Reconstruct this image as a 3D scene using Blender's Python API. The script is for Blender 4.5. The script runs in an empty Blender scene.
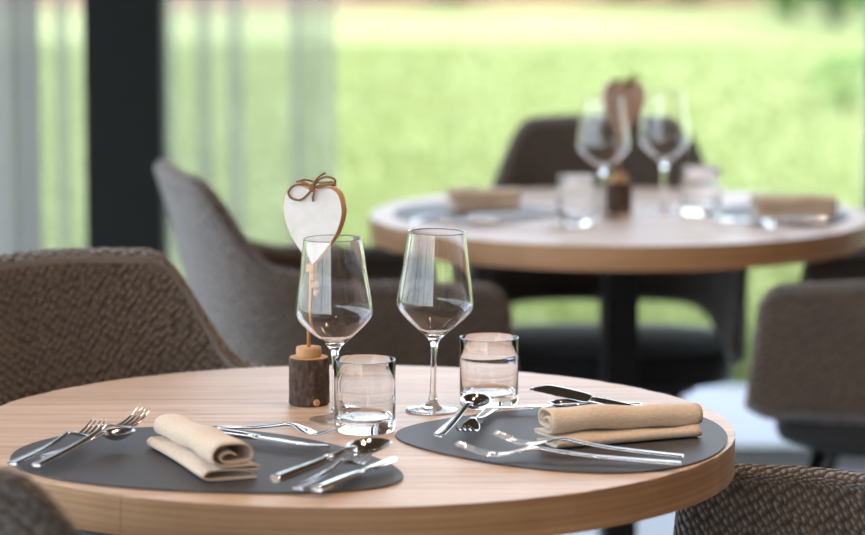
import bpy, bmesh, math, random
import numpy as np
from mathutils import Vector, Matrix
random.seed(7)
rng = np.random.default_rng(7)
SC = bpy.context.scene
COL = SC.collection
PI = math.pi

# ------------------------------------------------------------------ camera
F_PX, PITCH, CAM_Z = 3300.0, 0.1343, 1.45
cam_d = bpy.data.cameras.new('camera')
cam = bpy.data.objects.new('camera', cam_d); COL.objects.link(cam)
cam.location = (0, 0, CAM_Z)
cam.rotation_euler = (PI/2 - PITCH, 0, 0)
cam_d.sensor_fit = 'HORIZONTAL'; cam_d.sensor_width = 36.0
cam_d.lens = F_PX / 865.0 * 36.0
cam_d.clip_start = 0.05; cam_d.clip_end = 400
cam_d.dof.use_dof = True
cam_d.dof.focus_distance = 3.86
cam_d.dof.aperture_fstop = 3.5
SC.camera = cam

# ------------------------------------------------------------------ sky, sun, exposure
SC.view_settings.view_transform = 'Standard'
SC.view_settings.look = 'None'
SC.view_settings.gamma = 1.0
SC.view_settings.use_curve_mapping = False
SC.view_settings.exposure = 0.28
world = bpy.data.worlds.new('sky'); SC.world = world; world.use_nodes = True
wn = world.node_tree.nodes; wl = world.node_tree.links
for n in list(wn): wn.remove(n)
sky = wn.new('ShaderNodeTexSky'); sky.sky_type = 'NISHITA'
sky.sun_disc = False; sky.sun_elevation = math.radians(52); sky.sun_rotation = math.radians(165)
sky.air_density = 1.0; sky.dust_density = 3.0; sky.ozone_density = 1.0
mixw = wn.new('ShaderNodeMixRGB'); mixw.inputs[0].default_value = 0.45
mixw.inputs[2].default_value = (5.2, 5.3, 5.6, 1)      # thin bright cloud over the whole sky
bg = wn.new('ShaderNodeBackground'); bg.inputs[1].default_value = 0.85
wo = wn.new('ShaderNodeOutputWorld')
wl.new(sky.outputs[0], mixw.inputs[1]); wl.new(mixw.outputs[0], bg.inputs[0]); wl.new(bg.outputs[0], wo.inputs[0])

sun_d = bpy.data.lights.new('sun', 'SUN'); sun_d.energy = 1.5; sun_d.angle = math.radians(2.0)
sun_d.color = (1.0, 0.95, 0.86)
sun = bpy.data.objects.new('sun', sun_d); COL.objects.link(sun)
sun.rotation_euler = (math.radians(30), math.radians(8), 0)   # stands behind the building, over the roof

def portal(name, loc, rot, sx, sy):
    d = bpy.data.lights.new(name, 'AREA'); d.shape = 'RECTANGLE'; d.size = sx; d.size_y = sy
    d.cycles.is_portal = True
    o = bpy.data.objects.new(name, d); COL.objects.link(o); o.location = loc; o.rotation_euler = rot
cy = SC.cycles
cy.use_denoising = True
cy.max_bounces = 14; cy.transmission_bounces = 12; cy.transparent_max_bounces = 24
cy.diffuse_bounces = 5; cy.glossy_bounces = 6
cy.sample_clamp_indirect = 6.0; cy.blur_glossy = 0.4
cy.caustics_reflective = True; cy.caustics_refractive = True

# ------------------------------------------------------------------ pixel -> world
def ray(x, y):
    u = (x-432.5)/F_PX; v = -(y-267.5)/F_PX
    return Vector((u, math.cos(PITCH)+v*math.sin(PITCH), -math.sin(PITCH)+v*math.cos(PITCH)))
def at(x, y, z=0.75):
    d = ray(x, y); t = (z-CAM_Z)/d.z
    return Vector((0, 0, CAM_Z)) + d*t
def atd(x, y, Y):
    d = ray(x, y); return Vector((0, 0, CAM_Z)) + d*(Y/d.y)

# ------------------------------------------------------------------ materials
def srgb(r, g, b):
    f = lambda c: (c/255/12.92 if c/255 <= .04045 else ((c/255+.055)/1.055)**2.4)
    return (f(r), f(g), f(b), 1)
def new_mat(name):
    m = bpy.data.materials.new(name); m.use_nodes = True
    nt = m.node_tree; b = nt.nodes['Principled BSDF']
    return m, nt, b
def N(nt, t, **kw):
    n = nt.nodes.new(t)
    for k, v in kw.items(): setattr(n, k, v)
    return n
def ramp(nt, fac, stops):
    r = N(nt, 'ShaderNodeValToRGB')
    e = r.color_ramp.elements
    e[0].position, e[0].color = stops[0]; e[1].position, e[1].color = stops[-1]
    for p, c in stops[1:-1]:
        k = e.new(p); k.color = c
    nt.links.new(fac, r.inputs[0]); return r.outputs[0]
def bump(nt, b, h, strength, dist):
    bn = N(nt, 'ShaderNodeBump'); bn.inputs['Strength'].default_value = strength; bn.inputs['Distance'].default_value = dist
    nt.links.new(h, bn.inputs['Height']); nt.links.new(bn.outputs[0], b.inputs['Normal'])
def noise(nt, vec, scale, detail=3, rough=.5):
    n = N(nt, 'ShaderNodeTexNoise'); n.inputs['Scale'].default_value = scale
    n.inputs['Detail'].default_value = detail; n.inputs['Roughness'].default_value = rough
    if vec is not None: nt.links.new(vec, n.inputs['Vector'])
    return n.outputs[0]
def mapping(nt, vec, scale=(1,1,1), loc=None):
    m = N(nt, 'ShaderNodeMapping'); m.inputs['Scale'].default_value = scale
    nt.links.new(vec, m.inputs['Vector'])
    if loc is not None: nt.links.new(loc, m.inputs['Location'])
    return m.outputs[0]
def plain(name, col, rough=.5, metal=0, spec=.5, nscale=0, nstr=.2, ndist=.001, sheen=0):
    m, nt, b = new_mat(name)
    b.inputs['Base Color'].default_value = col; b.inputs['Roughness'].default_value = rough
    b.inputs['Metallic'].default_value = metal; b.inputs['Specular IOR Level'].default_value = spec
    if sheen: b.inputs['Sheen Weight'].default_value = sheen; b.inputs['Sheen Roughness'].default_value = .4
    tc = N(nt, 'ShaderNodeTexCoord')
    if nscale:
        h = noise(nt, tc.outputs['Object'], nscale, 4)
        bump(nt, b, h, nstr, ndist)
        mx = N(nt, 'ShaderNodeMixRGB', blend_type='MULTIPLY'); mx.inputs[0].default_value = .35
        mx.inputs[1].default_value = col
        nt.links.new(ramp(nt, h, [(.3, (.6,.6,.6,1)), (.7, (1,1,1,1))]), mx.inputs[2]); nt.links.new(mx.outputs[0], b.inputs['Base Color'])
    return m

def make_oak():
    m, nt, b = new_mat('oak_stave')
    tc = N(nt, 'ShaderNodeTexCoord'); oi = N(nt, 'ShaderNodeObjectInfo')
    mul = N(nt, 'ShaderNodeMath', operation='MULTIPLY'); mul.inputs[1].default_value = 37.0
    nt.links.new(oi.outputs['Random'], mul.inputs[0])
    cx = N(nt, 'ShaderNodeCombineXYZ'); nt.links.new(mul.outputs[0], cx.inputs[0]); nt.links.new(mul.outputs[0], cx.inputs[2])
    v = mapping(nt, tc.outputs['Object'], (1.2, 26, 26), cx.outputs[0])
    g = noise(nt, v, 3.0, 6, .62)
    v2 = mapping(nt, tc.outputs['Object'], (2.0, 130, 130), cx.outputs[0])
    fine = noise(nt, v2, 2.0, 3, .6)
    v3 = mapping(nt, tc.outputs['Object'], (2.2, 9, 9), cx.outputs[0])
    blotch = noise(nt, v3, 1.6, 2)
    base = ramp(nt, g, [(.28, srgb(180,142,108)), (.45, srgb(207,179,153)), (.6, srgb(218,194,171)), (.78, srgb(196,158,122))])
    m1 = N(nt, 'ShaderNodeMixRGB', blend_type='MULTIPLY'); m1.inputs[0].default_value = .34
    nt.links.new(base, m1.inputs[1])
    nt.links.new(ramp(nt, fine, [(.35, (.72,.68,.64,1)), (.6, (1,1,1,1))]), m1.inputs[2])
    m2 = N(nt, 'ShaderNodeMixRGB', blend_type='MULTIPLY'); m2.inputs[0].default_value = .6
    nt.links.new(m1.outputs[0], m2.inputs[1])
    nt.links.new(ramp(nt, blotch, [(.3, (.86,.8,.76,1)), (.65, (1,1,1,1))]), m2.inputs[2])
    m3 = N(nt, 'ShaderNodeMixRGB', blend_type='MULTIPLY'); m3.inputs[0].default_value = 1
    nt.links.new(m2.outputs[0], m3.inputs[1])
    nt.links.new(ramp(nt, oi.outputs['Random'], [(0, (.84,.8,.77,1)), (.5, (.97,.95,.94,1)), (1, (1,1,1,1))]), m3.inputs[2])
    # short dark medullary ticks and pin knots
    v4 = mapping(nt, tc.outputs['Object'], (5, 42, 12), cx.outputs[0])
    vo = N(nt, 'ShaderNodeTexVoronoi'); vo.inputs['Scale'].default_value = 1.0; nt.links.new(v4, vo.inputs['Vector'])
    m4 = N(nt, 'ShaderNodeMixRGB', blend_type='MULTIPLY'); m4.inputs[0].default_value = 1
    nt.links.new(m3.outputs[0], m4.inputs[1])
    nt.links.new(ramp(nt, vo.outputs['Distance'], [(.025, (.5,.42,.36,1)), (.06, (1,1,1,1))]), m4.inputs[2])
    nt.links.new(m4.outputs[0], b.inputs['Base Color'])
    b.inputs['Roughness'].default_value = .42
    bump(nt, b, fine, .06, .0004)
    return m
M_OAK = make_oak()
def make_oak_edge():
    m, nt, b = new_mat('oak_edge_grain')
    tc = N(nt, 'ShaderNodeTexCoord'); oi = N(nt, 'ShaderNodeObjectInfo')
    g = noise(nt, mapping(nt, tc.outputs['Object'], (2.5, 2.5, 170)), 1.0, 4, .6)
    g2 = noise(nt, mapping(nt, tc.outputs['Object'], (30, 30, 50)), 1.0, 3)
    m1 = N(nt, 'ShaderNodeMixRGB', blend_type='MULTIPLY'); m1.inputs[0].default_value = .35
    nt.links.new(ramp(nt, g, [(.3, srgb(162,121,84)), (.7, srgb(198,158,117))]), m1.inputs[1])
    nt.links.new(ramp(nt, g2, [(.3, (.8,.76,.72,1)), (.7, (1,1,1,1))]), m1.inputs[2])
    m3 = N(nt, 'ShaderNodeMixRGB', blend_type='MULTIPLY'); m3.inputs[0].default_value = 1
    nt.links.new(m1.outputs[0], m3.inputs[1])
    nt.links.new(ramp(nt, oi.outputs['Random'], [(0, (.82,.78,.75,1)), (1, (1,1,1,1))]), m3.inputs[2])
    nt.links.new(m3.outputs[0], b.inputs['Base Color']); b.inputs['Roughness'].default_value = .5
    return m
M_OAK_EDGE = make_oak_edge()

def make_fabric():
    m, nt, b = new_mat('quilted_fabric')
    uv = N(nt, 'ShaderNodeUVMap')
    mr_ = N(nt, 'ShaderNodeMapping'); mr_.inputs['Rotation'].default_value = (0, 0, .62); nt.links.new(uv.outputs[0], mr_.inputs['Vector'])
    v = mapping(nt, mr_.outputs[0], (128, 92, 1))
    vo = N(nt, 'ShaderNodeTexVoronoi', feature='SMOOTH_F1', voronoi_dimensions='2D')
    vo.inputs['Scale'].default_value = 1; vo.inputs['Randomness'].default_value = .5; vo.inputs['Smoothness'].default_value = .12
    nt.links.new(v, vo.inputs['Vector'])
    inv = N(nt, 'ShaderNodeMath', operation='SUBTRACT'); inv.inputs[0].default_value = 1; nt.links.new(vo.outputs['Distance'], inv.inputs[1])
    wv = noise(nt, mapping(nt, uv.outputs[0], (900, 900, 1)), 1, 2)
    big = noise(nt, mapping(nt, uv.outputs[0], (14, 14, 1)), 1, 3)
    add = N(nt, 'ShaderNodeMath', operation='MULTIPLY_ADD'); add.inputs[1].default_value = .12
    nt.links.new(wv, add.inputs[0]); nt.links.new(inv.outputs[0], add.inputs[2])
    mx = N(nt, 'ShaderNodeMixRGB', blend_type='MULTIPLY'); mx.inputs[0].default_value = .8
    nt.links.new(ramp(nt, wv, [(.3, srgb(86,76,68)), (.7, srgb(132,116,103))]), mx.inputs[1])
    nt.links.new(ramp(nt, big, [(.3, (.74,.74,.76,1)), (.7, (1,1,1,1))]), mx.inputs[2])
    mc = N(nt, 'ShaderNodeMixRGB', blend_type='MULTIPLY'); mc.inputs[0].default_value = .9
    nt.links.new(mx.outputs[0], mc.inputs[1])
    nt.links.new(ramp(nt, vo.outputs['Distance'], [(.25, (1,1,1,1)), (.62, (.45,.42,.4,1))]), mc.inputs[2])
    nt.links.new(mc.outputs[0], b.inputs['Base Color'])
    b.inputs['Roughness'].default_value = .85; b.inputs['Specular IOR Level'].default_value = .25
    b.inputs['Sheen Weight'].default_value = .8; b.inputs['Sheen Roughness'].default_value = .3
    bump(nt, b, add.outputs[0], 1.0, .009)
    return m
M_FABRIC = make_fabric()
M_SEAT = plain('shade_dark_seat_fabric', srgb(44,42,42), .9, sheen=.3, nscale=260, nstr=.4, ndist=.001)  # shade on the seat cushion put into this dark base colour
M_BLACK = plain('black_powder_coat', srgb(22,22,23), .42, nscale=400, nstr=.05, ndist=.0003)
M_COLUMN = plain('column_paint', srgb(24,28,26), .6, spec=.2, nscale=30, nstr=.05)
M_STEEL = plain('polished_steel', srgb(214,212,212), .09, 1.0)
M_MAT = plain('charcoal_leather', srgb(62,61,62), .55, nscale=420, nstr=.25, ndist=.0006)
M_LINEN = None
def make_linen():
    m, nt, b = new_mat('beige_linen')
    uv = N(nt, 'ShaderNodeUVMap')
    w1 = N(nt, 'ShaderNodeTexWave', bands_direction='X'); w1.inputs['Scale'].default_value = 260; w1.inputs['Distortion'].default_value = 2
    w2 = N(nt, 'ShaderNodeTexWave', bands_direction='Y'); w2.inputs['Scale'].default_value = 260; w2.inputs['Distortion'].default_value = 2
    nt.links.new(uv.outputs[0], w1.inputs['Vector']); nt.links.new(uv.outputs[0], w2.inputs['Vector'])
    ad = N(nt, 'ShaderNodeMath', operation='ADD'); nt.links.new(w1.outputs['Fac'], ad.inputs[0]); nt.links.new(w2.outputs['Fac'], ad.inputs[1])
    n = noise(nt, mapping(nt, uv.outputs[0], (160, 700, 1)), 1, 3)
    nt.links.new(ramp(nt, n, [(.3, srgb(204,182,158)), (.7, srgb(226,208,187))]), b.inputs['Base Color'])
    b.inputs['Roughness'].default_value = .9; b.inputs['Specular IOR Level'].default_value = .2
    b.inputs['Sheen Weight'].default_value = .3
    bump(nt, b, ad.outputs[0], .2, .0004)
    return m
M_LINEN = make_linen()
def make_glass(name, rough=0.0):
    m, nt, b = new_mat(name)
    b.inputs['Base Color'].default_value = (1, 1, 1, 1); b.inputs['Roughness'].default_value = rough
    b.inputs['Transmission Weight'].default_value = 1.0; b.inputs['IOR'].default_value = 1.5
    return m
M_GLASS = make_glass('clear_drinking_glass')
def make_pane():
    m, nt, b = new_mat('window_glass'); nt.nodes.remove(b)
    t = N(nt, 'ShaderNodeBsdfTransparent'); t.inputs[0].default_value = (.97, .985, .975, 1)
    g = N(nt, 'ShaderNodeBsdfGlossy'); g.inputs['Roughness'].default_value = .02
    x = N(nt, 'ShaderNodeMixShader'); x.inputs[0].default_value = .06
    nt.links.new(t.outputs[0], x.inputs[1]); nt.links.new(g.outputs[0], x.inputs[2])
    nt.links.new(x.outputs[0], nt.nodes['Material Output'].inputs[0]); return m
M_PANE = make_pane()
def make_sheer(name, col, transp):
    m, nt, b = new_mat(name); nt.nodes.remove(b)
    t = N(nt, 'ShaderNodeBsdfTransparent')
    d = N(nt, 'ShaderNodeBsdfDiffuse'); d.inputs[0].default_value = col
    l = N(nt, 'ShaderNodeBsdfTranslucent'); l.inputs[0].default_value = col
    a = N(nt, 'ShaderNodeMixShader'); a.inputs[0].default_value = .5
    tc = N(nt, 'ShaderNodeTexCoord')
    nz = noise(nt, mapping(nt, tc.outputs['Object'], (60, 60, 4)), 1, 2)
    mr = N(nt, 'ShaderNodeMapRange'); mr.inputs['To Min'].default_value = transp-.06; mr.inputs['To Max'].default_value = transp+.06
    nt.links.new(nz, mr.inputs['Value'])
    x = N(nt, 'ShaderNodeMixShader'); nt.links.new(mr.outputs[0], x.inputs[0])
    nt.links.new(d.outputs[0], a.inputs[1]); nt.links.new(l.outputs[0], a.inputs[2])
    nt.links.new(a.outputs[0], x.inputs[1]); nt.links.new(t.outputs[0], x.inputs[2])
    nt.links.new(x.outputs[0], nt.nodes['Material Output'].inputs[0]); return m
M_SHEER = make_sheer('sheer_voile', srgb(168,172,168), .70)
M_DRAPE = make_sheer('grey_drape_cloth', srgb(150,147,150), .12)
M_WALL = plain('warm_white_plaster', srgb(216,208,196), .9, nscale=40, nstr=.1)
M_CEIL = plain('dark_timber_ceiling', srgb(96,72,52), .7, nscale=12, nstr=.1)
M_TIMBER = plain('brown_timber_panelling', srgb(132,100,72), .6, nscale=14, nstr=.1)
M_FLOOR = plain('grey_polished_screed', srgb(112,116,124), .45, nscale=3, nstr=.03)
M_TERRACE = plain('pale_terrace_concrete', srgb(150,155,166), .6, nscale=6, nstr=.08)
M_FRAME = plain('dark_window_frame', srgb(120,126,124), .5, nscale=60, nstr=.05)
M_THRESH = plain('aluminium_threshold', srgb(190,192,195), .4, .6, nscale=60, nstr=.05)
def make_lawn():
    m, nt, b = new_mat('lawn_ground'); tc = N(nt, 'ShaderNodeTexCoord')
    n = noise(nt, tc.outputs['Object'], .6, 4); n2 = noise(nt, tc.outputs['Object'], 40, 3)
    mx = N(nt, 'ShaderNodeMixRGB'); mx.inputs[0].default_value = .5
    nt.links.new(ramp(nt, n, [(.3, srgb(110,124,62)), (.7, srgb(126,138,78))]), mx.inputs[1])
    nt.links.new(ramp(nt, n2, [(.3, srgb(102,116,54)), (.7, srgb(134,146,88))]), mx.inputs[2])
    nt.links.new(mx.outputs[0], b.inputs['Base Color'])
    b.inputs['Roughness'].default_value = .9; b.inputs['Sheen Weight'].default_value = .2; b.inputs['Sheen Roughness'].default_value = .5
    b.inputs['Sheen Tint'].default_value = srgb(240,245,190)
    bump(nt, b, n2, .6, .03); return m
M_LAWN = make_lawn()
M_GRASS = plain('grass_blade', srgb(114,130,64), .6, sheen=.4, nscale=.8, nstr=0)
M_SOIL = plain('flower_bed_soil', srgb(120,86,66), .95, nscale=8, nstr=.5, ndist=.03)
M_LEAF = {k: plain('leaf_'+k, c, .5, nscale=3, nstr=0) for k, c in dict(green=srgb(86,140,58), dark=srgb(52,92,40), red=srgb(128,52,44), pink=srgb(186,120,104), olive=srgb(140,150,70), pale=srgb(176,190,150)).items()}
M_STEM = plain('woody_stem', srgb(84,66,50), .9, nscale=40)

M_HEARTW = plain('white_painted_wood', srgb(236,232,228), .6, nscale=50, nstr=.15, ndist=.0005)
M_RAW = plain('raw_wood_edge', srgb(206,150,92), .6, nscale=90, nstr=.2, ndist=.0005)
M_HEARTB = plain('brown_wood_heart', srgb(208,178,160), .65, nscale=50, nstr=.15, ndist=.0005)
M_CUT = plain('cut_log_face', srgb(206,160,112), .7, nscale=120, nstr=.3, ndist=.0006)
M_BEAD = plain('wooden_bead', srgb(206,158,104), .5, nscale=90, nstr=.1, ndist=.0004)
M_JUTE = plain('jute_twine', srgb(142,104,72), .95, nscale=900, nstr=.8, ndist=.001)
def make_bark():
    m, nt, b = new_mat('bark'); tc = N(nt, 'ShaderNodeTexCoord')
    n = noise(nt, mapping(nt, tc.outputs['Object'], (130, 130, 80)), 1, 6, .7)
    nt.links.new(ramp(nt, n, [(.3, srgb(44,34,30)), (.55, srgb(88,70,60)), (.75, srgb(136,114,98))]), b.inputs['Base Color'])
    b.inputs['Roughness'].default_value = .9; bump(nt, b, n, .9, .003); return m
M_BARK = make_bark()
def emis(name, col, s):
    m, nt, b = new_mat(name); b.inputs['Emission Color'].default_value = col; b.inputs['Emission Strength'].default_value = s
    b.inputs['Base Color'].default_value = (1, .9, .8, 1); return m
M_LAMP = emis('warm_downlight_diffuser', (1, .58, .26, 1), 60)

# ------------------------------------------------------------------ mesh helpers
def mesh_from(name, verts, faces, mat, smooth=True, uvs=None):
    me = bpy.data.meshes.new(name); me.from_pydata([tuple(v) for v in verts], [], faces)
    if uvs is not None:
        ul = me.uv_layers.new(name='UVMap')
        for p in me.polygons:
            for li in p.loop_indices: ul.data[li].uv = uvs[me.loops[li].vertex_index]
    if smooth: me.polygons.foreach_set('use_smooth', [True]*len(me.polygons))
    for mm in (mat if isinstance(mat, (list, tuple)) else [mat]): me.materials.append(mm)
    me.update(); return me
def link(name, me, parent=None, loc=None, rot=None):
    o = bpy.data.objects.new(name, me); COL.objects.link(o)
    if parent is not None: o.parent = parent
    if loc is not None: o.location = loc
    if rot is not None: o.rotation_euler = rot
    return o
def thing(name, label, cat, loc=(0,0,0), rotz=0.0, group=None):
    o = bpy.data.objects.new(name, None); COL.objects.link(o); o.empty_display_size = .05
    o.location = loc; o.rotation_euler = (0, 0, rotz); tag(o, label, cat, group); return o
def tag(o, label=None, cat=None, group=None, kind=None):
    if label: o['label'] = label
    if cat: o['category'] = cat
    if group: o['group'] = group
    if kind: o['kind'] = kind
    return o
def dup(root, loc, rotz, label, group=None):
    r = root.copy(); COL.objects.link(r); r.location = loc; r.rotation_euler = (0, 0, rotz); r['label'] = label
    if group: r['group'] = group
    for ch in list(root.children):
        c = ch.copy(); COL.objects.link(c); c.parent = r
        for g in list(ch.children):
            d = g.copy(); COL.objects.link(d); d.parent = c
    return r
def bm_mesh(name, bm, mat, smooth=False):
    bmesh.ops.recalc_face_normals(bm, faces=bm.faces)
    me = bpy.data.meshes.new(name); bm.to_mesh(me); bm.free()
    for mm in (mat if isinstance(mat, (list, tuple)) else [mat]): me.materials.append(mm)
    if smooth: me.polygons.foreach_set('use_smooth', [True]*len(me.polygons))
    return me
def box_bm(boxes, bev=0.0, seg=2):
    bm = bmesh.new()
    for (x0, x1, y0, y1, z0, z1) in boxes:
        r = bmesh.ops.create_cube(bm, size=1)
        for v in r['verts']:
            v.co = Vector(((x0+x1)/2+v.co.x*(x1-x0), (y0+y1)/2+v.co.y*(y1-y0), (z0+z1)/2+v.co.z*(z1-z0)))
    if bev: bmesh.ops.bevel(bm, geom=list(bm.edges), offset=bev, segments=seg, affect='EDGES', profile=.5)
    return bm
def box(name, x0, x1, y0, y1, z0, z1, mat, parent=None, bev=0.0):
    return link(name, bm_mesh(name, box_bm([(x0,x1,y0,y1,z0,z1)], bev), mat), parent)
def lathe(prof, seg=64, cap0=True, cap1=True):
    V, Fc = [], []; n = len(prof)
    for (r, z) in prof:
        for k in range(seg):
            a = 2*PI*k/seg; V.append((r*math.cos(a), r*math.sin(a), z))
    for i in range(n-1):
        for k in range(seg):
            Fc.append((i*seg+k, i*seg+(k+1)%seg, (i+1)*seg+(k+1)%seg, (i+1)*seg+k))
    if cap0: Fc.append(tuple(range(seg-1, -1, -1)))
    if cap1: Fc.append(tuple((n-1)*seg+k for k in range(seg)))
    return V, Fc
def lathe_mesh(name, prof, mat, seg=64, smooth=True):
    V, Fc = lathe(prof, seg); return mesh_from(name, V, Fc, mat, smooth)
def catmull(P, n=8, closed=False):
    P = [Vector(p) for p in P]; out = []; m = len(P)
    for i in range(m if closed else m-1):
        if closed: p0, p1, p2, p3 = P[(i-1)%m], P[i], P[(i+1)%m], P[(i+2)%m]
        else: p0, p1, p2, p3 = P[max(i-1,0)], P[i], P[i+1], P[min(i+2,m-1)]
        for k in range(n):
            t = k/n
            out.append(.5*((2*p1)+(p2-p0)*t+(2*p0-5*p1+4*p2-p3)*t*t+(3*p1-p0-3*p2+p3)*t**3))
    if not closed: out.append(P[-1])
    return out
def tube(P, r, seg=8, closed=False):
    V, Fc = [], []; m = len(P); rr = r if callable(r) else (lambda t: r)
    up = Vector((.13, .21, .97))
    for i, p in enumerate(P):
        a = P[(i-1) % m] if (closed or i > 0) else P[i]; c = P[(i+1) % m] if (closed or i < m-1) else P[i]
        t = (c-a).normalized(); s = t.cross(up)
        if s.length < 1e-4: s = t.cross(Vector((1,0,0)))
        s.normalize(); w = s.cross(t)
        for k in range(seg):
            an = 2*PI*k/seg; V.append(p + (s*math.cos(an)+w*math.sin(an))*rr(i/(m-1)))
    for i in range(m if closed else m-1):
        j = (i+1) % m
        for k in range(seg): Fc.append((i*seg+k, i*seg+(k+1)%seg, j*seg+(k+1)%seg, j*seg+k))
    if not closed:
        Fc.append(tuple(range(seg-1,-1,-1))); Fc.append(tuple((m-1)*seg+k for k in range(seg)))
    return V, Fc
def merge(parts):
    V, Fc = [], []
    for v, f in parts:
        o = len(V); V += list(v); Fc += [tuple(i+o for i in q) for q in f]
    return V, Fc

# ------------------------------------------------------------------ setting
FAC = 7.40                                  # plane of the glazed facade
def struct(o): o['kind'] = 'structure'; return o
struct(box('floor', -2.4, 4.1, -3.6, FAC+.05, -.12, 0, M_FLOOR))
struct(box('ceiling', -2.6, 4.3, -3.8, FAC+.1, 2.9, 3.15, M_CEIL))
struct(box('wall_right', 4.0, 4.2, -3.6, FAC, 0, 2.9, M_TIMBER))
struct(box('wall_back', -.9, 4.2, -3.8, -3.6, 0, 2.9, M_WALL))
struct(box('terrace', -6, 6, FAC+.05, 8.5, -.14, -.01, M_TERRACE))
struct(box('trim_1', -2.4, 4.1, FAC-.03, FAC+.05, 0, .02, M_THRESH))
# glazed facade: bays between slim mullions
MX = [-2.3, -.69, 1.008, 2.65, 4.0]
def window(name, a, b, horizontal=True, Y=None):
    L = b-a; fw = .03
    bxs = [(0, fw, -.035, .035, .02, 2.9), (L-fw, L, -.035, .035, .02, 2.9), (fw, L-fw, -.035, .035, .02, .045), (fw, L-fw, -.035, .035, 2.82, 2.9)]
    fr = link(name, bm_mesh('window_frame', box_bm(bxs), M_FRAME)); struct(fr)
    pn = link('pane', bm_mesh('pane', box_bm([(fw, L-fw, -.004, .004, .045, 2.82)]), M_PANE), fr)
    if horizontal: fr.location = (a, FAC if Y is None else Y, 0)
    else: fr.location = (-2.35, a, 0); fr.rotation_euler = (0, 0, PI/2)
    return fr
k = 1
for a, b in zip(MX[:-1], MX[1:]): window('window_%d' % k, a, b); k += 1
for a, b in ((-3.6, -1.4), (-1.4, .8), (.8, 3.0), (3.0, 5.2), (5.2, 7.37)): window('window_%d' % k, a, b, False); k += 1
for a, b in ((-2.3, -.9),): window('window_%d' % k, a, b, True, -3.65); k += 1
portal('portal_rear', (-1.6, -3.72, 1.45), (PI/2, 0, 0), 1.4, 2.8)
portal('portal_facade', (.85, FAC+.06, 1.45), (-PI/2, 0, 0), 6.3, 2.8)
portal('portal_side', (-2.42, 1.9, 1.45), (0, -PI/2, 0), 2.8, 10.9)

def ground():
    V, Fc = [], []; nx, ny = 40, 40
    for j in range(ny+1):
        for i in range(nx+1):
            x = -60+120*i/nx; y = 8.5+80*(j/ny)**1.5
            V.append((x, y, -.03 + .012*math.sin(x*.7)*min(1, (y-8.5)/6)))
    for j in range(ny):
        for i in range(nx):
            Fc.append((j*(nx+1)+i, j*(nx+1)+i+1, (j+1)*(nx+1)+i+1, (j+1)*(nx+1)+i))
    return struct(link('lawn', mesh_from('lawn', V, Fc, M_LAWN)))
ground()
struct(box('side_ground', -60, -6, -30, 8.5, -.14, -.03, M_LAWN))
struct(box('side_yard', -6, -2.45, -30, FAC+.05, -.14, -.02, M_TERRACE))
struct(box('rear_yard', -2.45, 14, -30, -3.8, -.14, -.02, M_TERRACE))
def grass():
    n = 60000
    y = 8.55 + 13.6*rng.random(n)**1.5; x = (rng.random(n)*2-1)*(y*.16+.35)
    h = .02+.035*rng.random(n); a = rng.random(n)*2*PI; lx = (rng.random((n,2))-.5)*.04
    w = .003 + .0004*y
    z = np.full(n, -.035)
    A = np.c_[x-w*np.cos(a), y-w*np.sin(a), z]; B = np.c_[x+w*np.cos(a), y+w*np.sin(a), z]; C = np.c_[x+lx[:,0], y+lx[:,1], z+h]
    V = np.stack([A,B,C],1).reshape(-1,3)
    me = bpy.data.meshes.new('grass'); me.vertices.add(3*n); me.vertices.foreach_set('co', V.ravel())
    me.loops.add(3*n); me.loops.foreach_set('vertex_index', np.arange(3*n, dtype=np.int32))
    me.polygons.add(n); me.polygons.foreach_set('loop_start', np.arange(0,3*n,3, dtype=np.int32)); me.polygons.foreach_set('loop_total', np.full(n,3,dtype=np.int32))
    me.materials.append(M_GRASS); me.update(); me.validate()
    tag(link('lawn_grass', me), 'short bright green grass of the lawn beyond the glass front', 'grass', kind='stuff')
grass()

# flower bed and shrubs at the end of the lawn
def soil():
    V, Fc = [], []; nx = 48
    for i in range(nx+1):
        x = -9+18*i/nx
        for y, z in ((26.4+.25*math.sin(x*1.3), -.05), (26.7, .04), (28.5, .07), (31.5, -.05)): V.append((x, y, z))
    for i in range(nx):
        for j in range(3): Fc.append((i*4+j, (i+1)*4+j, (i+1)*4+j+1, i*4+j+1))
    return struct(link('flower_bed', mesh_from('flower_bed', V, Fc, M_SOIL)))
soil()
def shrub(name, label, px, Y, w, h, mat, n=900, grp='shrubs at the end of the lawn', leaf=.06):
    x = (px-432.5)/F_PX*Y*.995
    t = thing(name, label, 'shrub', (x, Y, -.03 if Y < 25 else .03), 0, grp)
    d = rng.normal(size=(n,3)); d /= np.linalg.norm(d,axis=1)[:,None]
    rad = .55+.45*rng.random(n)**.5
    bum = 1+.22*np.sin(d[:,0]*7+px)*np.cos(d[:,2]*6)
    c = d*(rad*bum)[:,None]*np.array([w/2, w/2, h*.46]) + np.array([0,0,h*.54])
    V, Fc = [], []
    for p in c:
        if p[2] < .02: continue
        a = Vector(rng.normal(size=3)).normalized(); b = a.cross(Vector(rng.normal(size=3))).normalized()
        s = leaf*(.6+.8*random.random()); P = Vector(p); o = len(V)
        V += [P-a*s, P+b*s*.4, P+a*s, P-b*s*.4]; Fc.append((o,o+1,o+2,o+3))
    link('foliage', mesh_from('foliage', V, Fc, mat, False), t)
    ps = []
    for k in range(5):
        a = 2*PI*k/5+px
        ps.append(tube(catmull([(0,0,-.02),(.1*w*math.cos(a),.1*w*math.sin(a),h*.3),(.28*w*math.cos(a),.28*w*math.sin(a),h*.75)],5), lambda t: .012*(1-.6*t), 5))
    link('stems', mesh_from('stems', *merge(ps), M_STEM), t)
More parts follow.
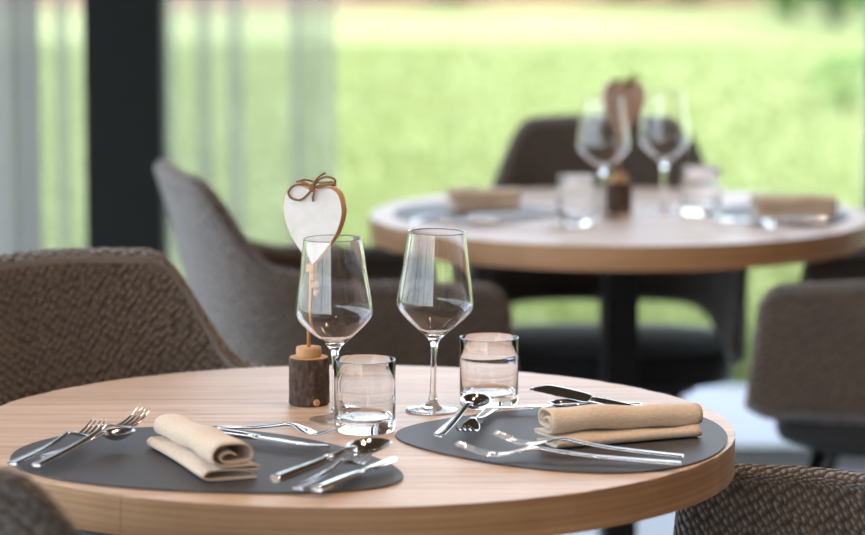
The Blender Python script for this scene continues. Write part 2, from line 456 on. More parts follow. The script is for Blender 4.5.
for a in [('leafy_shrub', 'olive green shrub at the left end of the flower bed beyond the lawn', 372, 27.2, .7, .5, M_LEAF['olive']),
          ('flowering_shrub', 'low dusky pink flowering shrub left of centre in the flower bed', 452, 26.6, .55, .55, M_LEAF['pink']),
          ('leafy_shrub', 'broad olive shrub between the pink shrub and the brown heart', 535, 27.8, .62, .5, M_LEAF['olive']),
          ('flowering_shrub', 'dusky pink shrub at the top edge straight behind the brown heart', 622, 26.8, .55, .5, M_LEAF['pink']),
          ('red_leaf_shrub', 'dark red leaved shrub in the flower bed right of the brown heart', 690, 26.3, .42, .55, M_LEAF['red']),
          ('leafy_shrub', 'pale silvery shrub between the red shrub and the big green shrub', 738, 27.0, .6, .6, M_LEAF['pale']),
          ('leafy_shrub', 'big fresh green shrub at the top right of the lawn', 795, 24.6, .75, .95, M_LEAF['green']),
          ('leafy_shrub', 'dark green shrub at the top right corner of the lawn', 838, 23.8, .55, .9, M_LEAF['dark']),
          ('leafy_shrub', 'tall green shrub cut off by the right edge of the picture', 884, 23.2, .6, 1.2, M_LEAF['green'])]:
    shrub(*a)
shrub('leafy_shrub', 'small sparse bush standing alone on the lawn at the right edge', 850, 16.9, .34, .32, M_LEAF['green'], n=90, grp='bushes on the lawn', leaf=.035)

# column
def column():
    xa = (86-432.5)/F_PX*6.72; xb = (162.5-432.5)/F_PX*6.72
    t = thing('steel_column', 'dark square steel column standing before the sheer curtain', 'column', ((xa+xb)/2, 6.75, 0))
    w = (xb-xa)/2
    link('shaft', bm_mesh('shaft', box_bm([(-w, w, -w, w, .012, 2.9)], .006), M_COLUMN), t)
    link('base_plate', bm_mesh('base_plate', box_bm([(-w-.05, w+.05, -w-.05, w+.05, 0, .012)], .002), M_COLUMN), t)
    for sx in (-1,1):
        for sy in (-1,1):
            link('bolt', lathe_mesh('bolt', [(.012,.012),(.012,.022),(.008,.026)], M_STEEL, 6, False), t, (sx*(w+.03), sy*(w+.03), 0))
column()

# curtains
def curtain(name, label, x0, x1, Y, pitch, amp, ov, mat, seed):
    r = random.Random(seed); V, Fc = [], []
    knots = []; s = 0
    L = x1-x0; S = 360; zs = [.015, .5, 1.0, 1.6, 2.2, 2.78]
    ph = [r.random()*6.28 for _ in range(6)]
    for i in range(S+1):
        t = i/S; u = t*L/pitch*2*PI
        w = u + 1.1*math.sin(u*.37+ph[0]) + .6*math.sin(u*.83+ph[1])
        am = amp*(.65+.35*math.sin(u*.29+ph[2]))
        for z in zs:
            k = 1+.12*math.sin(z*1.7+ph[3]+u*.1)
            V.append((x0+t*L+ov*math.sin(2*w)*k, Y+am*math.sin(w)*k, z))
    nz = len(zs)
    for i in range(S):
        for j in range(nz-1): Fc.append((i*nz+j, (i+1)*nz+j, (i+1)*nz+j+1, i*nz+j+1))
    t = thing(name, label, 'curtain', ((x0+x1)/2, Y, 0))
    V = [(a-(x0+x1)/2, b-Y, c) for a, b, c in V]
    link('cloth', mesh_from('cloth', V, Fc, mat), t)
    hw = (x1-x0)/2+.02
    link('rail', bm_mesh('rail', box_bm([(-hw, hw, -.02, .02, 2.80, 2.9)], .003), M_FRAME), t)
curtain('sheer_curtain', 'sheer pale curtain hanging in folds beside the dark column', -.905, -.215, 7.12, .155, .035, .034, M_SHEER, 3)
curtain('drape_curtain', 'dense grey curtain at the left edge of the picture', -2.2, -.84, 6.98, .12, .035, .012, M_DRAPE, 5)

# ------------------------------------------------------------------ ceiling downlights (warm)
def downlight_mesh():
    ring = lathe_mesh('ring', [(.05,0),(.05,-.012),(.062,-.012),(.066,-.004),(.066,0)], M_BLACK, 32)
    disc = lathe_mesh('diffuser', [(.0005,-.007),(.05,-.007),(.05,-.003),(.0005,-.003)], M_LAMP, 32)
    return ring, disc
RING, DISC = downlight_mesh()
spots = [(-1.1, .6, 30), (.9, .6, 40), (-1.1, 2.6, 17), (.7, 2.4, 40), (-.3, 3.3, 15), (.5, 3.9, 17), (-1.1, 4.8, 15), (.9, 4.4, 40), (1.7, 3.4, 30)]
for i, (x, y, watt) in enumerate(spots):
    t = thing('ceiling_downlight', 'round warm recessed downlight in the dark timber ceiling above the tables', 'lamp', (x, y, 2.9), 0, 'ceiling downlights')
    link('ring', RING, t); link('diffuser', DISC, t)
    d = bpy.data.lights.new('downlight_glow', 'SPOT'); d.energy = watt; d.color = (1, .75, .54); d.spot_size = math.radians(110); d.spot_blend = .6; d.shadow_soft_size = .05
    l = bpy.data.objects.new('downlight_glow', d); COL.objects.link(l); l.parent = t; l.location = (0, 0, -.02)

# ------------------------------------------------------------------ tables
TOPZ, TH, TR = .75, .043, .45
def plank_mesh(y0, y1):
    R = TR; pts = []
    def arc(ya, yb, sgn):
        a0 = math.asin(max(-1,min(1,ya/R))); a1 = math.asin(max(-1,min(1,yb/R)))
        n = max(2, int(abs(a1-a0)/math.radians(3.0))+1)
        return [(sgn*R*math.cos(a0+(a1-a0)*k/n), R*math.sin(a0+(a1-a0)*k/n)) for k in range(n+1)]
    pts = arc(y0, y1, 1) + arc(y1, y0, -1)
    cl = []
    for p in pts:
        if not cl or (Vector(p)-Vector(cl[-1])).length > 1e-4: cl.append(p)
    if (Vector(cl[0])-Vector(cl[-1])).length < 1e-4: cl.pop()
    bm = bmesh.new()
    lo = [bm.verts.new((x, y, TOPZ-TH)) for x, y in cl]; hi = [bm.verts.new((x, y, TOPZ)) for x, y in cl]
    bm.faces.new(lo[::-1]); ft = bm.faces.new(hi); n = len(cl)
    for i in range(n): bm.faces.new((lo[i], lo[(i+1)%n], hi[(i+1)%n], hi[i]))
    long_e = [e for e in bm.edges if abs(e.verts[0].co.z-e.verts[1].co.z) < 1e-6 and e.verts[0].co.z > TOPZ-1e-4]
    def is_joint(e): return abs(e.verts[0].co.y-e.verts[1].co.y) < 1e-6
    rim = [e for e in long_e if not is_joint(e)]
    jt = [e for e in long_e if is_joint(e)]
    bmesh.ops.bevel(bm, geom=rim, offset=.0022, segments=2, affect='EDGES', profile=.5)
    me = bm_mesh('plank', bm, [M_OAK, M_OAK_EDGE])
    for p in me.polygons: p.material_index = 1 if abs(p.normal.z) < .5 else 0
    return me
NPL = 13
ww = [1+.18*math.sin(i*2.3) for i in range(NPL)]; tot = sum(ww); ys = [-TR]
for w in ww: ys.append(ys[-1]+w*2*TR/tot)
PLANKS = [plank_mesh(ys[i]+(.00025 if i else 0), ys[i+1]-(.00025 if i < NPL-1 else 0)) for i in range(NPL)]
def table(label, loc, rz):
    t = thing('dining_table', label, 'table', loc, rz, 'round oak dining tables')
    for me in PLANKS: link('plank', me, t)
    link('mounting_plate', bm_mesh('mounting_plate', box_bm([(-.16,.16,-.16,.16,TOPZ-TH-.008,TOPZ-TH)], .002), M_BLACK), t)
    link('pedestal', bm_mesh('pedestal', box_bm([(-.031,.031,-.031,.031,.018,TOPZ-TH-.008)], .004), M_BLACK), t)
    link('base_plate', lathe_mesh('base_plate', [(.0005,0),(.215,0),(.22,.003),(.22,.012),(.214,.016),(.05,.02),(.0005,.02)], M_BLACK, 64), t)
    return t
T1 = Vector((-.099, 3.784, 0)); T2 = Vector((.337, 5.897, 0))
table('round oak table in the foreground set for two', T1, math.radians(1.5))
table('round oak table behind, nearer the lawn and out of focus', T2, math.radians(8))

# ------------------------------------------------------------------ chairs
def sstep(t): t = max(0, min(1, t)); return t*t*(3-2*t)
def shell_mesh():
    A, B, FR = .25, .235, -.21
    path = []
    na = 14
    for i in range(na): path.append((-A, FR+(0-FR)*i/na, -1.0, 0.0))
    nb = 56; nn = 2.5
    for i in range(nb+1):
        th = -PI/2+PI*i/nb; s, c = math.sin(th), math.cos(th)
        path.append((A*math.copysign(abs(s)**(2/nn), s), B*abs(c)**(2/nn), None, None))
    for i in range(1, na+1): path.append((A, FR*i/na, 1.0, 0.0))
    P = [Vector((p[0], p[1], 0)) for p in path]; m = len(P)
    arc = [0]
    for i in range(1, m): arc.append(arc[-1]+(P[i]-P[i-1]).length)
    V, Fc, UV = [], [], []
    TH_ = .036; NH = 12; RIM = 5
    for i in range(m):
        t = (P[min(i+1,m-1)]-P[max(i-1,0)]).normalized(); n = Vector((-t.y, t.x, 0))   # outward
        x, y = P[i].x, P[i].y
        back = sstep((y-.02)/.2)
        if y > 0: zt = .700+.024*sstep((y-.07)/.09)+.147*(1-sstep((abs(x)-.116)/.094)) + .006*(1-sstep(abs(x)/.14))
        else: zt = .700-.010*sstep(-y/.17)
        zb = .455+.058*sstep((y-.05)/.16)
        fe = 1.0
        if y < FR+.05:                                # rounded front corner of the arm
            q = max(0.0, (FR+.05-y)/.05); zt -= .035*(1-math.sqrt(max(0,1-q*q))); zb += .02*q*q
        if y < FR+.02: fe = .35+.65*math.sqrt(max(0, 1-((FR+.02-y)/.02)**2))
        th = TH_*fe
        lean0 = .085*back+.012
        sl = -.02 if y < 0 else -.02*(1-back)         # bottoms of the arms reach a little further forward
        def pt(z, off):
            h = (z-.455)/.43
            ln = lean0*h*h*.5+lean0*h*.5
            xx = P[i] + n*(off+ln-.012)
            f = 0
            if y < 0: f = -.030*(1-(z-.455)/.24)*(abs(y)/abs(FR))
            return Vector((xx.x, xx.y+f, z))
        loop = []; uvv = []
        r = th/2
        for k in range(NH+1):
            z = zb+r+(zt-zb-2*r)*k/NH; loop.append(pt(z, r)); uvv.append(z)
        for k in range(1, RIM+1):
            a = PI*k/(RIM+1); loop.append(pt(zt-r+r*math.sin(a), r*math.cos(a))); uvv.append(zt+.01*k)
        for k in range(NH+1):
            z = zt-r-(zt-zb-2*r)*k/NH; loop.append(pt(z, -r)); uvv.append(z+.9)
        for k in range(1, RIM+1):
            a = PI*k/(RIM+1); loop.append(pt(zb+r-r*math.sin(a), -r*math.cos(a))); uvv.append(zb+.9-.005*k)
        V += loop; UV += [(arc[i], w) for w in uvv]
    L = 2*(NH+1)+2*RIM
    for i in range(m-1):
        for k in range(L): Fc.append((i*L+k, i*L+(k+1)%L, (i+1)*L+(k+1)%L, (i+1)*L+k))
    Fc.append(tuple(range(L-1,-1,-1))); Fc.append(tuple((m-1)*L+k for k in range(L)))
    me = mesh_from('backrest_shell', V, Fc, M_FABRIC, True, UV)
    bm = bmesh.new(); bm.from_mesh(me); bmesh.ops.recalc_face_normals(bm, faces=bm.faces); bm.to_mesh(me); bm.free()
    return me
def seat_mesh(name, hw, hb, hf, z0, z1, mat, rnd):
    prof = [(-1,0,z0+.004),(-.985,0,z0),]
    V, Fc = [], []; seg = 56
    rings = [(.90, z0), (.98, z0+rnd*.3), (1.0, z0+rnd), (1.0, z1-rnd), (.975, z1-rnd*.3), (.92, z1-.002), (.6, z1+.006), (.02, z1+.008)]
    for s, z in rings:
        for k in range(seg):
            a = 2*PI*k/seg; c, d = math.cos(a), math.sin(a); e = 2/3.6
            x = hw*math.copysign(abs(c)**e, c); y = math.copysign(abs(d)**e, d)*(hb if d > 0 else hf)
            V.append((x*s, y*s, z))
    for i in range(len(rings)-1):
        for k in range(seg): Fc.append((i*seg+k, i*seg+(k+1)%seg, (i+1)*seg+(k+1)%seg, (i+1)*seg+k))
    Fc.append(tuple(range(seg-1,-1,-1))); Fc.append(tuple((len(rings)-1)*seg+k for k in range(seg)))
    return mesh_from(name, V, Fc, mat)
SHELL = shell_mesh()
SEAT = seat_mesh('seat', .243, .222, .208, .406, .474, M_SEAT, .016)
UNDER = seat_mesh('seat_base', .175, .16, .16, .384, .410, M_BLACK, .006)
def leg_mesh(sx, sy):
    return mesh_from('leg', *tube([Vector((sx*.125, sy*.12, .395)), Vector((sx*.19, sy*.19, .18)), Vector((sx*.222, sy*.215, 0))], lambda t: .0135-.0045*t, 12), M_BLACK)
LEGS = [leg_mesh(a, b) for a in (-1,1) for b in (-1,1)]
def chair(label, c, f):
    t = thing('tub_chair', label, 'chair', (c[0], c[1], 0), math.atan2(f[0], -f[1]), 'quilted tub chairs at the round tables')
    link('backrest_shell', SHELL, t); link('seat', SEAT, t); link('seat_base', UNDER, t)
    for me in LEGS: link('leg', me, t)
    return t
chair('brown quilted tub chair at the left, behind the front table, back facing us from inside', (-.362, 4.155), (.5, -.866))
chair('grey tub chair seen side on between the two tables, high back beside the dark column', (-.142, 5.63), (.966, .26))
chair('dark brown tub chair on the far side of the rear table, before the lawn', (.328, 6.22), (-.03, -1))
chair('taupe tub chair right of the rear table, arm panel cut off by the picture edge', (.815, 5.63), (-.966, .26))
chair('brown quilted tub chair in the bottom right corner beside the front table', (.618, 3.985), (-.8, .6))
chair('dark tub chair in the bottom left corner, nearest to us', (-.388, 3.26), (.42, .907))

# ------------------------------------------------------------------ table setting: prototypes
MATZ = .0025
def mat_mesh(a, b, egg=0):
    seg = 96
    V, Fc = [], []
    for s, z in ((.996, 0), (1, .0008), (1, MATZ-.0006), (.997, MATZ)):
        for k in range(seg):
            an = 2*PI*k/seg; V.append((a*s*math.cos(an), b*s*math.sin(an)*(1+egg*math.cos(an)), z))
    for i in range(3):
        for k in range(seg): Fc.append((i*seg+k, i*seg+(k+1)%seg, (i+1)*seg+(k+1)%seg, (i+1)*seg+k))
    Fc.append(tuple(range(seg-1,-1,-1))); Fc.append(tuple(3*seg+k for k in range(seg)))
    return mesh_from('placemat', V, Fc, M_MAT, False)
def placemat(label, c, a, b, ang, egg=0):
    o = link('placemat', mat_mesh(a, b, egg), None, (c[0], c[1], .75), (0,0,math.radians(ang)))
    return tag(o, label, 'placemat', 'charcoal leather placemats')

def wine_mesh():
    out = [(.0005,0),(.030,0),(.0318,.0006),(.0322,.0014),(.031,.0022),(.022,.0036),(.012,.0062),(.0066,.011),(.0046,.018),(.0038,.030),(.0036,.055),(.0039,.074),(.0050,.082),(.0085,.0885),
           (.0150,.0945),(.0255,.1035),(.0358,.1130),(.0424,.1205),(.0454,.1262),(.0463,.1310),(.0459,.1365),(.0438,.1500),(.0400,.1720),(.0372,.1940),(.0347,.2130),(.0344,.2160)]
    out = [tuple(p) for p in catmull([(r, 0, z) for r, z in out], 3)]
    out = [(p[0], p[2]) for p in out]
    inn = []
    for i in range(len(out)-1, -1, -1):
        r, z = out[i]
        if z < .0945: continue
        a = out[max(i-1, 0)]; b = out[min(i+1, len(out)-1)]; tr, tz = b[0]-a[0], b[1]-a[1]; q = math.hypot(tr, tz)
        inn.append((max(.0004, r-.00105*tz/q), z+.00105*tr/q))
    prof = out + [(.0341, .2168), (.0336, .2166)] + inn + [(.0085, .0925), (.0004, .0905)]
    return lathe_mesh('bowl_stem_and_foot', prof, M_GLASS, 72)
WINE = wine_mesh()
def tumbler_mesh():
    prof = [(.0005,.0012),(.028,.0012),(.031,.0),(.0338,.0008),(.0352,.003),(.0355,.010),(.0356,.060),(.0357,.0838),(.0354,.0845),(.0347,.0847),(.0343,.0842),
            (.0342,.060),(.0340,.020),(.0325,.0155),(.027,.0138),(.015,.0132),(.0005,.013)]
    return lathe_mesh('tumbler', prof, M_GLASS, 72)
TUMB = tumbler_mesh()
def wine(label, p, lean=0):
    o = link('wine_glass', WINE, None, p, (0, lean, 0)); return tag(o, label, 'wine glass', 'wine glasses on the round tables')
def tumbler(label, p):
    o = link('water_tumbler', TUMB, None, p); return tag(o, label, 'water glass', 'tumblers on the round tables')

# cutlery: u along +x from handle end, tines / bowl facing up
def strip(st, seg=12, sub=5, ex=2.6, zc=None):
    st = [tuple(s) for s in st]
    P = catmull([(s[0], s[1], s[2]) for s in st], sub); W = catmull([(s[3], s[4], 0) for s in st], sub)
    V, Fc = [], []
    for p, w in zip(P, W):
        for k in range(seg):
            a = 2*PI*k/seg; c, s = math.cos(a), math.sin(a)
            V.append((p.x, p.y+max(w.x,.0002)*math.copysign(abs(c)**(2/ex), c), p.z+max(w.y,.0002)*math.copysign(abs(s)**(2/ex), s)))
    m = len(P)
    for i in range(m-1):
        for k in range(seg): Fc.append((i*seg+k, i*seg+(k+1)%seg, (i+1)*seg+(k+1)%seg, (i+1)*seg+k))
    Fc.append(tuple(range(seg-1,-1,-1))); Fc.append(tuple((m-1)*seg+k for k in range(seg)))
    return V, Fc
def cmesh(name, V, Fc):
    me = mesh_from(name, V, Fc, M_STEEL)
    bm = bmesh.new(); bm.from_mesh(me); bmesh.ops.recalc_face_normals(bm, faces=bm.faces); bm.to_mesh(me); bm.free(); return me
def fork_parts(L):
    k = L/.205
    h = strip([(x*k, 0, z, w, t) for x, z, w, t in ((0,.0030,.0058,.0016),(.003,.0030,.0068,.0019),(.04,.0042,.0062,.0019),(.08,.0062,.0050,.0019),(.11,.0095,.0036,.0020),(.128,.0125,.0030,.0021))])
    b = strip([(x*k, 0, z, w, t) for x, z, w, t in ((.126,.0122,.0030,.0021),(.138,.0116,.0052,.0016),(.148,.0082,.0100,.0012),(.158,.0048,.0118,.0010),(.166,.0034,.0118,.0010))])
    ti = []
    for j in range(4):
        y = (j-1.5)*.0062
        ti.append(strip([(x*k, y*s, z, w, t) for x, z, w, t, s in ((.163,.0036,.0021,.0010,1),(.175,.0042,.0019,.0010,.99),(.190,.0082,.0016,.0009,.95),(.2045,.0145,.0009,.0006,.92))], 8, 4))
    return [('handle', h), ('fork_head', b)] + [('tine', t) for t in ti]
def bowl_grid(k, x0, x1, hw, depth, z0, tip, nu=18, nv=14, th=.0011):
    V, Fc = [], []
    for side in (0, 1):
        for i in range(nu+1):
            t = i/nu; s = -math.cos(PI*t)                     # -1..1
            w = hw*math.sqrt(max(0, 1-s*s))*(1+.12*s)
            xx = (x0+x1)/2+(x1-x0)/2*s
            zr = z0+tip*(t**1.5)
            for j in range(nv+1):
                q = -1+2*j/nv
                z = zr - depth*(1-q*q)*(1-s*s) - (th if side else 0)
                V.append((xx*k, w*q*k, z*1.0))
    n = (nu+1)*(nv+1)
    for side in (0, 1):
        for i in range(nu):
            for j in range(nv):
                q = [side*n+i*(nv+1)+j, side*n+i*(nv+1)+j+1, side*n+(i+1)*(nv+1)+j+1, side*n+(i+1)*(nv+1)+j]
                Fc.append(tuple(q if side else q[::-1]))
    for i in range(nu):
        for j in (0, nv):
            Fc.append((i*(nv+1)+j, (i+1)*(nv+1)+j, n+(i+1)*(nv+1)+j, n+i*(nv+1)+j))
    return V, Fc
def spoon_parts(L, hollow=False):
    k = L/.195
    if hollow:
        h = strip([(x*k, 0, z, w, t) for x, z, w, t in ((0,.0045,.0058,.0030),(.003,.0045,.0072,.0040),(.03,.0050,.0070,.0042),(.07,.0066,.0058,.0038),(.088,.0080,.0048,.0034),(.0905,.0082,.0058,.0044),(.094,.0084,.0058,.0044),(.0965,.0086,.0042,.0032),(.11,.0102,.0034,.0026),(.127,.0122,.0032,.0022),(.138,.0118,.0046,.0015))], sub=4)
    else:
        h = strip([(x*k, 0, z, w, t) for x, z, w, t in ((0,.0030,.0052,.0015),(.003,.0030,.0064,.0018),(.04,.0040,.0058,.0018),(.08,.0062,.0044,.0019),(.11,.0095,.0032,.0020),(.127,.0120,.0030,.0020),(.138,.0118,.0046,.0014))])
    b = bowl_grid(k, .130, .195, .0215, .0095, .0108, -.001)
    return [('handle', h), ('bowl', b)]
def knife_parts(L):
    k = L/.215
    h = strip([(x*k, 0, z, w, t) for x, z, w, t in ((0,.0042,.0062,.0028),(.003,.0044,.0074,.0038),(.05,.0046,.0072,.0040),(.095,.0046,.0062,.0036),(.112,.0046,.0056,.0026))])
    b = strip([(x*k, y, .0046, w, t) for x, y, w, t in ((.108,0,.0052,.0020),(.122,-.0012,.0082,.0012),(.16,-.0012,.0094,.0010),(.19,-.0004,.0086,.0009),(.206,.0024,.0054,.0008),(.2148,.0062,.0012,.0006))], 12, 5, 2.0)
    return [('handle', h), ('blade', b)]
CACHE = {}
def cutlery(kind, label, p0, p1, pitch=0.0, roll=0.0, L=None, group='steel cutlery on the tables', dz=0.0):
    """p0 handle end, p1 tip (world); pitch raises the tip."""
    p0 = Vector(p0); p1 = Vector(p1); d = p1-p0
    LL = L or d.length
    if L is None and not pitch: pitch = math.asin(d.z/d.length)
    key = (kind, round(LL, 3))
    if key not in CACHE:
        fn = dict(fork=fork_parts, spoon=spoon_parts, knife=knife_parts, hollow=lambda l: spoon_parts(l, True))[kind]
        CACHE[key] = [(n, cmesh(n, *m)) for n, m in fn(LL)]
    nm = {'fork': 'fork', 'spoon': 'spoon', 'hollow': 'spoon', 'knife': 'knife'}[kind]
    t = thing(nm, label, nm, (p0.x, p0.y, p0.z+dz), 0, group)
    t.rotation_euler = Matrix.Rotation(math.atan2(d.y, d.x), 3, 'Z').to_4x4().to_euler() if not (pitch or roll) else (Matrix.Rotation(math.atan2(d.y, d.x), 3, 'Z') @ Matrix.Rotation(-pitch, 3, 'Y') @ Matrix.Rotation(roll, 3, 'X')).to_euler()
    for n, me in CACHE[key]: link(n, me, t)
    return t

# napkins
def napkin_mesh(L, seed, side_=1):
    r = random.Random(seed)
    path = [(a*1.1, b*1.08) for a, b in [(20,25),(27,28),(34,26),(36,22),(31,18.5),(18,18),(8,19),(4,23.5),(6,30),(14,34),(28,35),(39,33),(45,27),(44,19),(36,14.5),(18,13.6),(2,13.2),(-3,11),(0,8.6),(18,9.4),(40,10.6),(50,9.2),(54,5.6),(50,2.4),(36,1.6),(12,1.5),(0,1.5)]]
    C = [Vector((a/1000, b/1000, 0)) for a, b in path]
    C = [Vector((p.x, p.y, 0)) for p in catmull([(c.x, c.y, 0) for c in C], 4)]
    m = len(C); th = .0024; nu = 30
    V, Fc, UV = [], [], []
    al = [0]
    for i in range(1, m): al.append(al[-1]+(C[i]-C[i-1]).length)
    ph = [r.random()*6 for _ in range(8)]
    for iu in range(nu+1):
        u = iu/nu
        for side in (1, -1):
            for i in range(m):
                t = (C[min(i+1,m-1)]-C[max(i-1,0)]).normalized(); n = Vector((-t.y, t.x, 0))
                s = i/m
                low = s > .62
                Lx = L*(.96 if low else 1.0)
                p = C[i] + n*side*th/2
                endwob = .0010*math.sin(s*9+ph[0])*(abs(2*u-1)**3)
                x = u*Lx + endwob
                taper = (1-.20*u) if not low else (1-.12*u)
                w = p.y*(1.08-.16*u*(1 if p.y > .013 else 0)) + (0 if p.y < .012 else .0012*math.sin(u*7+ph[1]) + .0009*math.sin(u*15+s*6+ph[2]))
                v = (p.x-.02)*taper+.02*(1-.1*u) + .0015*math.sin(u*5+ph[3])
                V.append((x, -v*side_, max(w, .0003))); UV.append((x, al[i]))
    row = 2*m
    for iu in range(nu):
        a, b = iu*row, (iu+1)*row
        for i in range(m-1):
            Fc.append((a+i, a+i+1, b+i+1, b+i)); Fc.append((a+m+i, b+m+i, b+m+i+1, a+m+i+1))
        for e in (0, m-1): Fc.append((a+e, b+e, b+m+e, a+m+e))
    for iu in (0, nu):
        a = iu*row
        for i in range(m-1): Fc.append((a+i, a+m+i, a+m+i+1, a+i+1))
    me = mesh_from('napkin', V, Fc, M_LINEN, True, UV)
    bm = bmesh.new(); bm.from_mesh(me); bmesh.ops.recalc_face_normals(bm, faces=bm.faces); bm.to_mesh(me); bm.free()
    return me
def napkin(label, p0, p1, L, seed, z=.7526, side_=1):
    d = Vector(p1)-Vector(p0)
    o = link('napkin', napkin_mesh(L, seed, side_), None, (p0[0], p0[1], z), (0, 0, math.atan2(d.y, d.x)))
    return tag(o, label, 'napkin', 'folded linen napkins')

# heart decoration
def heart_pts(w, h, n=60):
    base = [(0,.0),(.20,.17),(.40,.40),(.5,.64),(.49,.80),(.42,.94),(.28,1.0),(.12,.975),(.0,.93)]
    half = catmull([(a, b, 0) for a, b in base], 6)
    R = [(p.x*w, p.y*h) for p in half]; Lf = [(-x, z) for x, z in reversed(R[1:-1])]
    return R + Lf
def heart_mesh(w, h, th, face, edge):
    pts = heart_pts(w, h); n = len(pts); bv = .0012
    V, Fc = [], []
    cx, cz = 0, h*.55
    for yy, s in ((-th/2, .97), (-th/2+bv, 1), (th/2-bv, 1), (th/2, .97)):
        for x, z in pts: V.append((cx+(x-cx)*s, yy, cz+(z-cz)*s))
    for i in range(3):
        for k in range(n): Fc.append((i*n+k, i*n+(k+1)%n, (i+1)*n+(k+1)%n, (i+1)*n+k))
    Fc.append(tuple(range(n))); Fc.append(tuple(3*n+k for k in range(n-1,-1,-1)))
    me = mesh_from('heart', V, Fc, [face, edge], False)
    for p in me.polygons: p.material_index = 0 if abs(p.normal.y) > .9 else 1
    bm = bmesh.new(); bm.from_mesh(me); bmesh.ops.recalc_face_normals(bm, faces=bm.faces); bm.to_mesh(me); bm.free()
    return me
def log_mesh():
    V, Fc = [], []; seg = 56; zs = [0, .002, .014, .028, .042, .0555, .0577]
    for iz, z in enumerate(zs):
        for k in range(seg):
            a = 2*PI*k/seg
            r = .0243+.0006*math.sin(3*a+z*30)+.0005*math.sin(11*a+z*90)+.0004*math.sin(23*a-z*140)-(.0012 if iz in (0, len(zs)-1) else 0)
            V.append((r*math.cos(a), r*math.sin(a), z))
    for i in range(len(zs)-1):
        for k in range(seg): Fc.append((i*seg+k, i*seg+(k+1)%seg, (i+1)*seg+(k+1)%seg, (i+1)*seg+k))
    Fc.append(tuple(range(seg-1,-1,-1)))
    Fc.append(tuple((len(zs)-1)*seg+k for k in range(seg)))
    return mesh_from('log_base', V, Fc, M_BARK)
LOG = log_mesh()
LOGTOP = lathe_mesh('cut_face', [(.0005,.0574),(.0231,.0574),(.0231,.0583),(.0005,.0583)], M_CUT, 48, False)
SLICE = lathe_mesh('wood_slice', [(.0005,.0582),(.0148,.0582),(.0154,.060),(.0154,.0685),(.0148,.0703),(.0005,.0703)], M_CUT, 40)
STICK = mesh_from('stick', *tube([Vector((0,0,.068)), Vector((.0004,0,.12)), Vector((0,0,.185))], .0022, 10), M_RAW)
BLOCK = bm_mesh('wood_block', box_bm([(-.0075,.0075,-.005,.005,.1625,.1715)], .0008), M_BEAD)
def bead_mesh(r): return lathe_mesh('bead', [(.0006,-r*.92)]+[(r*math.cos(a), r*math.sin(a)) for a in [(-1.2+2.4*i/10) for i in range(11)]]+[(.0006,r*.92)], M_BEAD, 24)
def heart_decor(label, p, rz, face, edge, hz=.1725):
    t = thing('heart_decoration', label, 'decoration', p, 0, 'heart decorations on log feet')
    lb = link('log_base', LOG, t); link('cut_face', LOGTOP, lb); link('wood_slice', SLICE, t); link('stick', STICK, t); link('wood_block', BLOCK, t, None, (0,0,rz))
    kn = link('knot', lathe_mesh('knot', [(.0005,.0022),(.003,.002),(.0042,.0008),(.0046,-.001)], M_CUT, 14), lb, (.010, -.0222, .0052), (PI/2, 0, .4))
    h = link('heart', heart_mesh(.079, .0965, .013, face, edge), t, (.006, 0, hz-.002), (0, math.radians(2), rz))
    # beads threaded on a short hanging twine
    link('bead_string', mesh_from('bead_string', *tube(catmull([(.002,-.006,.166),(.006,-.0075,.158),(.0075,-.0075,.146),(.0085,-.0075,.134),(.009,-.0075,.127)],5), .0007, 6), M_JUTE), t)
    for (x, z, r) in ((.005,.1575,.0050), (.0072,.1475,.0052), (.0085,.1378,.0044)):
        link('bead', bead_mesh(r), t, (x, -.0075, z))
    # jute bow tied round the notch of the heart
    y = -.0088; zt = .0945; X = .001
    def tb(P, r=.0014, closed=False, k=1.25): return tube(catmull([(X+a*k, y+c, zt+b*1.1) for a, b, c in P], 7, closed), lambda t: r, 8, closed)
    ps = [tb([(0,0,0),(-.008,.003,-.001),(-.019,.001,-.0015),(-.0255,-.006,-.001),(-.023,-.013,-.001),(-.013,-.0145,-.0015),(-.005,-.008,-.0015),(0,0,-.001)]),
          tb([(0,0,0),(.006,.009,-.001),(.015,.0135,-.001),(.0225,.0115,-.0005),(.023,.007,0),(.015,.0045,0),(.007,.001,-.001),(0,0,0)]),
          tb([(0,0,-.001),(.003,.008,-.002),(.008,.014,-.001),(.0125,.0175,.001)], .0013),
          tb([(.001,0,-.001),(.002,-.006,-.002),(.0005,-.0105,-.001),(.001,-.015,-.0005)], .0013),
          tb([(-.002,.001,0),(-.0005,.0035,-.0015),(.002,.001,-.002),(.001,-.003,-.0015),(-.002,-.0015,-.001)], .0016, True),
          tb([(0,.001,0),(-.010,.0045,.0),(-.020,.0055,.001),(-.0245,.004,.0078),(-.018,.006,.0165),(0,.004,.0172),(.018,.006,.0165),(.026,.004,.0078),(.020,.0045,.001),(.010,.0035,.0)], .0012, True, 1.0)]
    link('twine_bow', mesh_from('twine_bow', *merge(ps), M_JUTE), h)
    return t

# ------------------------------------------------------------------ front table setting
Z = .75; ZM = .75+MATZ
placemat('charcoal oval placemat on the left of the front table', (-.2418, 3.574), .2370, .1658, -33.1, -.243)
placemat('charcoal round placemat on the right of the front table', (.1469, 3.722), .1906, .1964, -6.5, .344)
wine('left stemmed wine glass on the front table, just before the white heart', at(336, 420.5), math.radians(-.8))
wine('right stemmed wine glass on the front table, standing free', at(432.5, 411), math.radians(1.4))
tumbler('left clear water tumbler on the front table, in front of the wine glass foot', at(365, 431))
tumbler('right clear water tumbler on the front table, beside the round placemat', at(489, 406))
heart_decor('white wooden heart with jute bow on a log foot', at(309, 404), math.radians(-24), M_HEARTW, M_RAW)

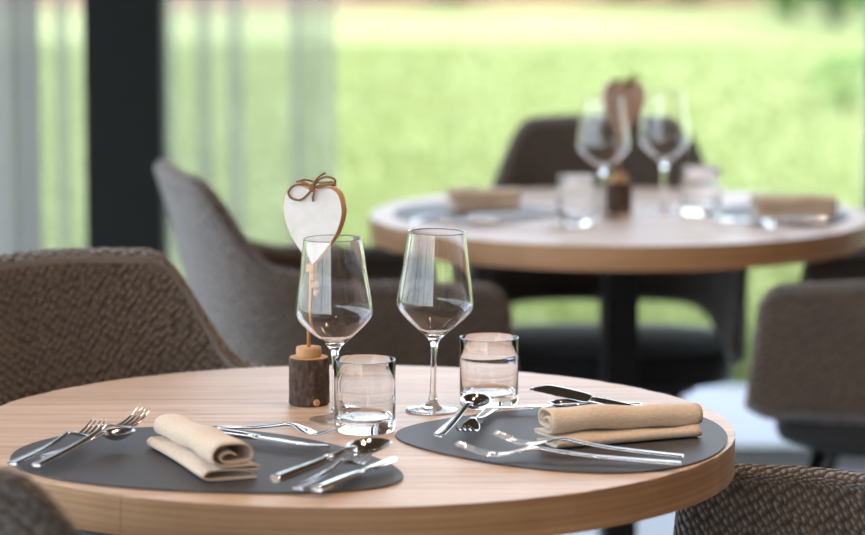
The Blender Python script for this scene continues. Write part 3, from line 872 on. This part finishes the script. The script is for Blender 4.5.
napkin('folded pale linen napkin on the oval placemat at the left', at(258, 481), at(258-69, 481-36), .222, 1, side_=-1)
napkin('folded beige linen napkin on the round placemat at the right', at(536, 443), at(697, 431.5), .190, 2)

cutlery('fork', 'shorter fork at the far left edge of the oval placemat', at(12.6, 466, .757), at(95, 424, .772), .02, 0, .195)
cutlery('fork', 'larger fork left of the napkin, tines raised over the oval placemat', at(36.5, 467.6, .757), at(139, 415, .785), .10, 0, .205)
cutlery('spoon', 'small spoon lying between the two forks on the oval placemat', at(44, 459, .758), at(112, 434, .770), .03, 0, .14)
cutlery('hollow', 'spoon with a thick handle and golden reflection at the right of the oval placemat', at(275, 487, .757), at(386, 451, .768), 0, math.radians(3), dz=.004)
cutlery('fork', 'fork half hidden under the thick handled spoon', at(298, 491, .756), at(368, 452, .766), 0, 0, .175)
cutlery('knife', 'knife nearest to us on the oval placemat, blade pointing right', at(317, 493, .756), at(404, 457, .760), .01, 0, .185)
cutlery('fork', 'fork at the back of the oval placemat, tines towards the tumbler', at(198, 429, .757), at(347, 432, .768), .02, 0, .185)
cutlery('knife', 'knife beside the fork at the back of the oval placemat', at(185, 431, .757), at(337, 452, .757), 0, 0, .205)
cutlery('spoon', 'spoon leaning on the small fork at the left of the round placemat', at(438, 438, .757), at(481, 402, .772), 0, math.radians(8))
cutlery('fork', 'small fork lying tines towards us under the spoon on the round placemat', at(491, 412, .757), at(461, 439, .759), 0, 0, .175)
cutlery('fork', 'fork in front of the beige napkin, its tines crossing over', at(683, 459, .757), at(492, 437, .772), .03, 0, .212)
cutlery('fork', 'longer fork nearest the table edge before the beige napkin', at(680, 466, .757), at(449, 440, .774), .0, 0, .25)
cutlery('knife', 'knife behind the beige napkin, blade tip pointing at the tumbler', (.262, 3.795, .758), at(533, 391, .774), 0, math.radians(-28), dz=.002)
cutlery('spoon', 'spoon mostly hidden behind the beige napkin', at(700, 412, .757), at(585, 404, .765), 0, math.radians(0), .18)
cutlery('knife', 'flat knife at the far rim of the round placemat beside the tumbler', at(640, 409, .756), at(500, 411, .756), 0, 0, .20)

# ------------------------------------------------------------------ rear table setting
heart_decor('brown wooden heart on a log foot on the rear table', at(618, 213), math.radians(14), M_HEARTB, M_HEARTB, .143)
wine('left wine glass on the rear table before the brown heart', at(603, 218))
wine('right wine glass on the rear table beside the brown heart', at(664, 211))
tumbler('left water tumbler on the rear table', at(577, 224))
tumbler('right water tumbler on the rear table', at(701, 214))
placemat('charcoal placemat at the left of the rear table', (.08, 5.91), .15, .16, 0, -.2)
placemat('charcoal placemat at the right of the rear table', (.625, 5.89), .122, .17, 0, .1)
napkin('dark folded napkin on the right placemat of the rear table', at(750, 217), at(838, 215), .15, 3)
napkin('folded napkin on the left placemat of the rear table', at(446, 210), at(512, 208), .13, 4)
cutlery('hollow', 'spoon glinting golden on the left placemat of the rear table', at(470, 219, .757), at(535, 216, .765), .03, 0, .188)
cutlery('fork', 'fork before the napkin on the left placemat of the rear table', at(500, 222, .757), at(430, 219, .765), 0, 0, .195)
cutlery('knife', 'knife before the napkin on the right placemat of the rear table', at(830, 223, .757), at(745, 221, .760), 0, 0, .205)
cutlery('fork', 'fork beside the knife on the right placemat of the rear table', at(720, 220, .757), at(770, 224, .765), 0, 0, .19)
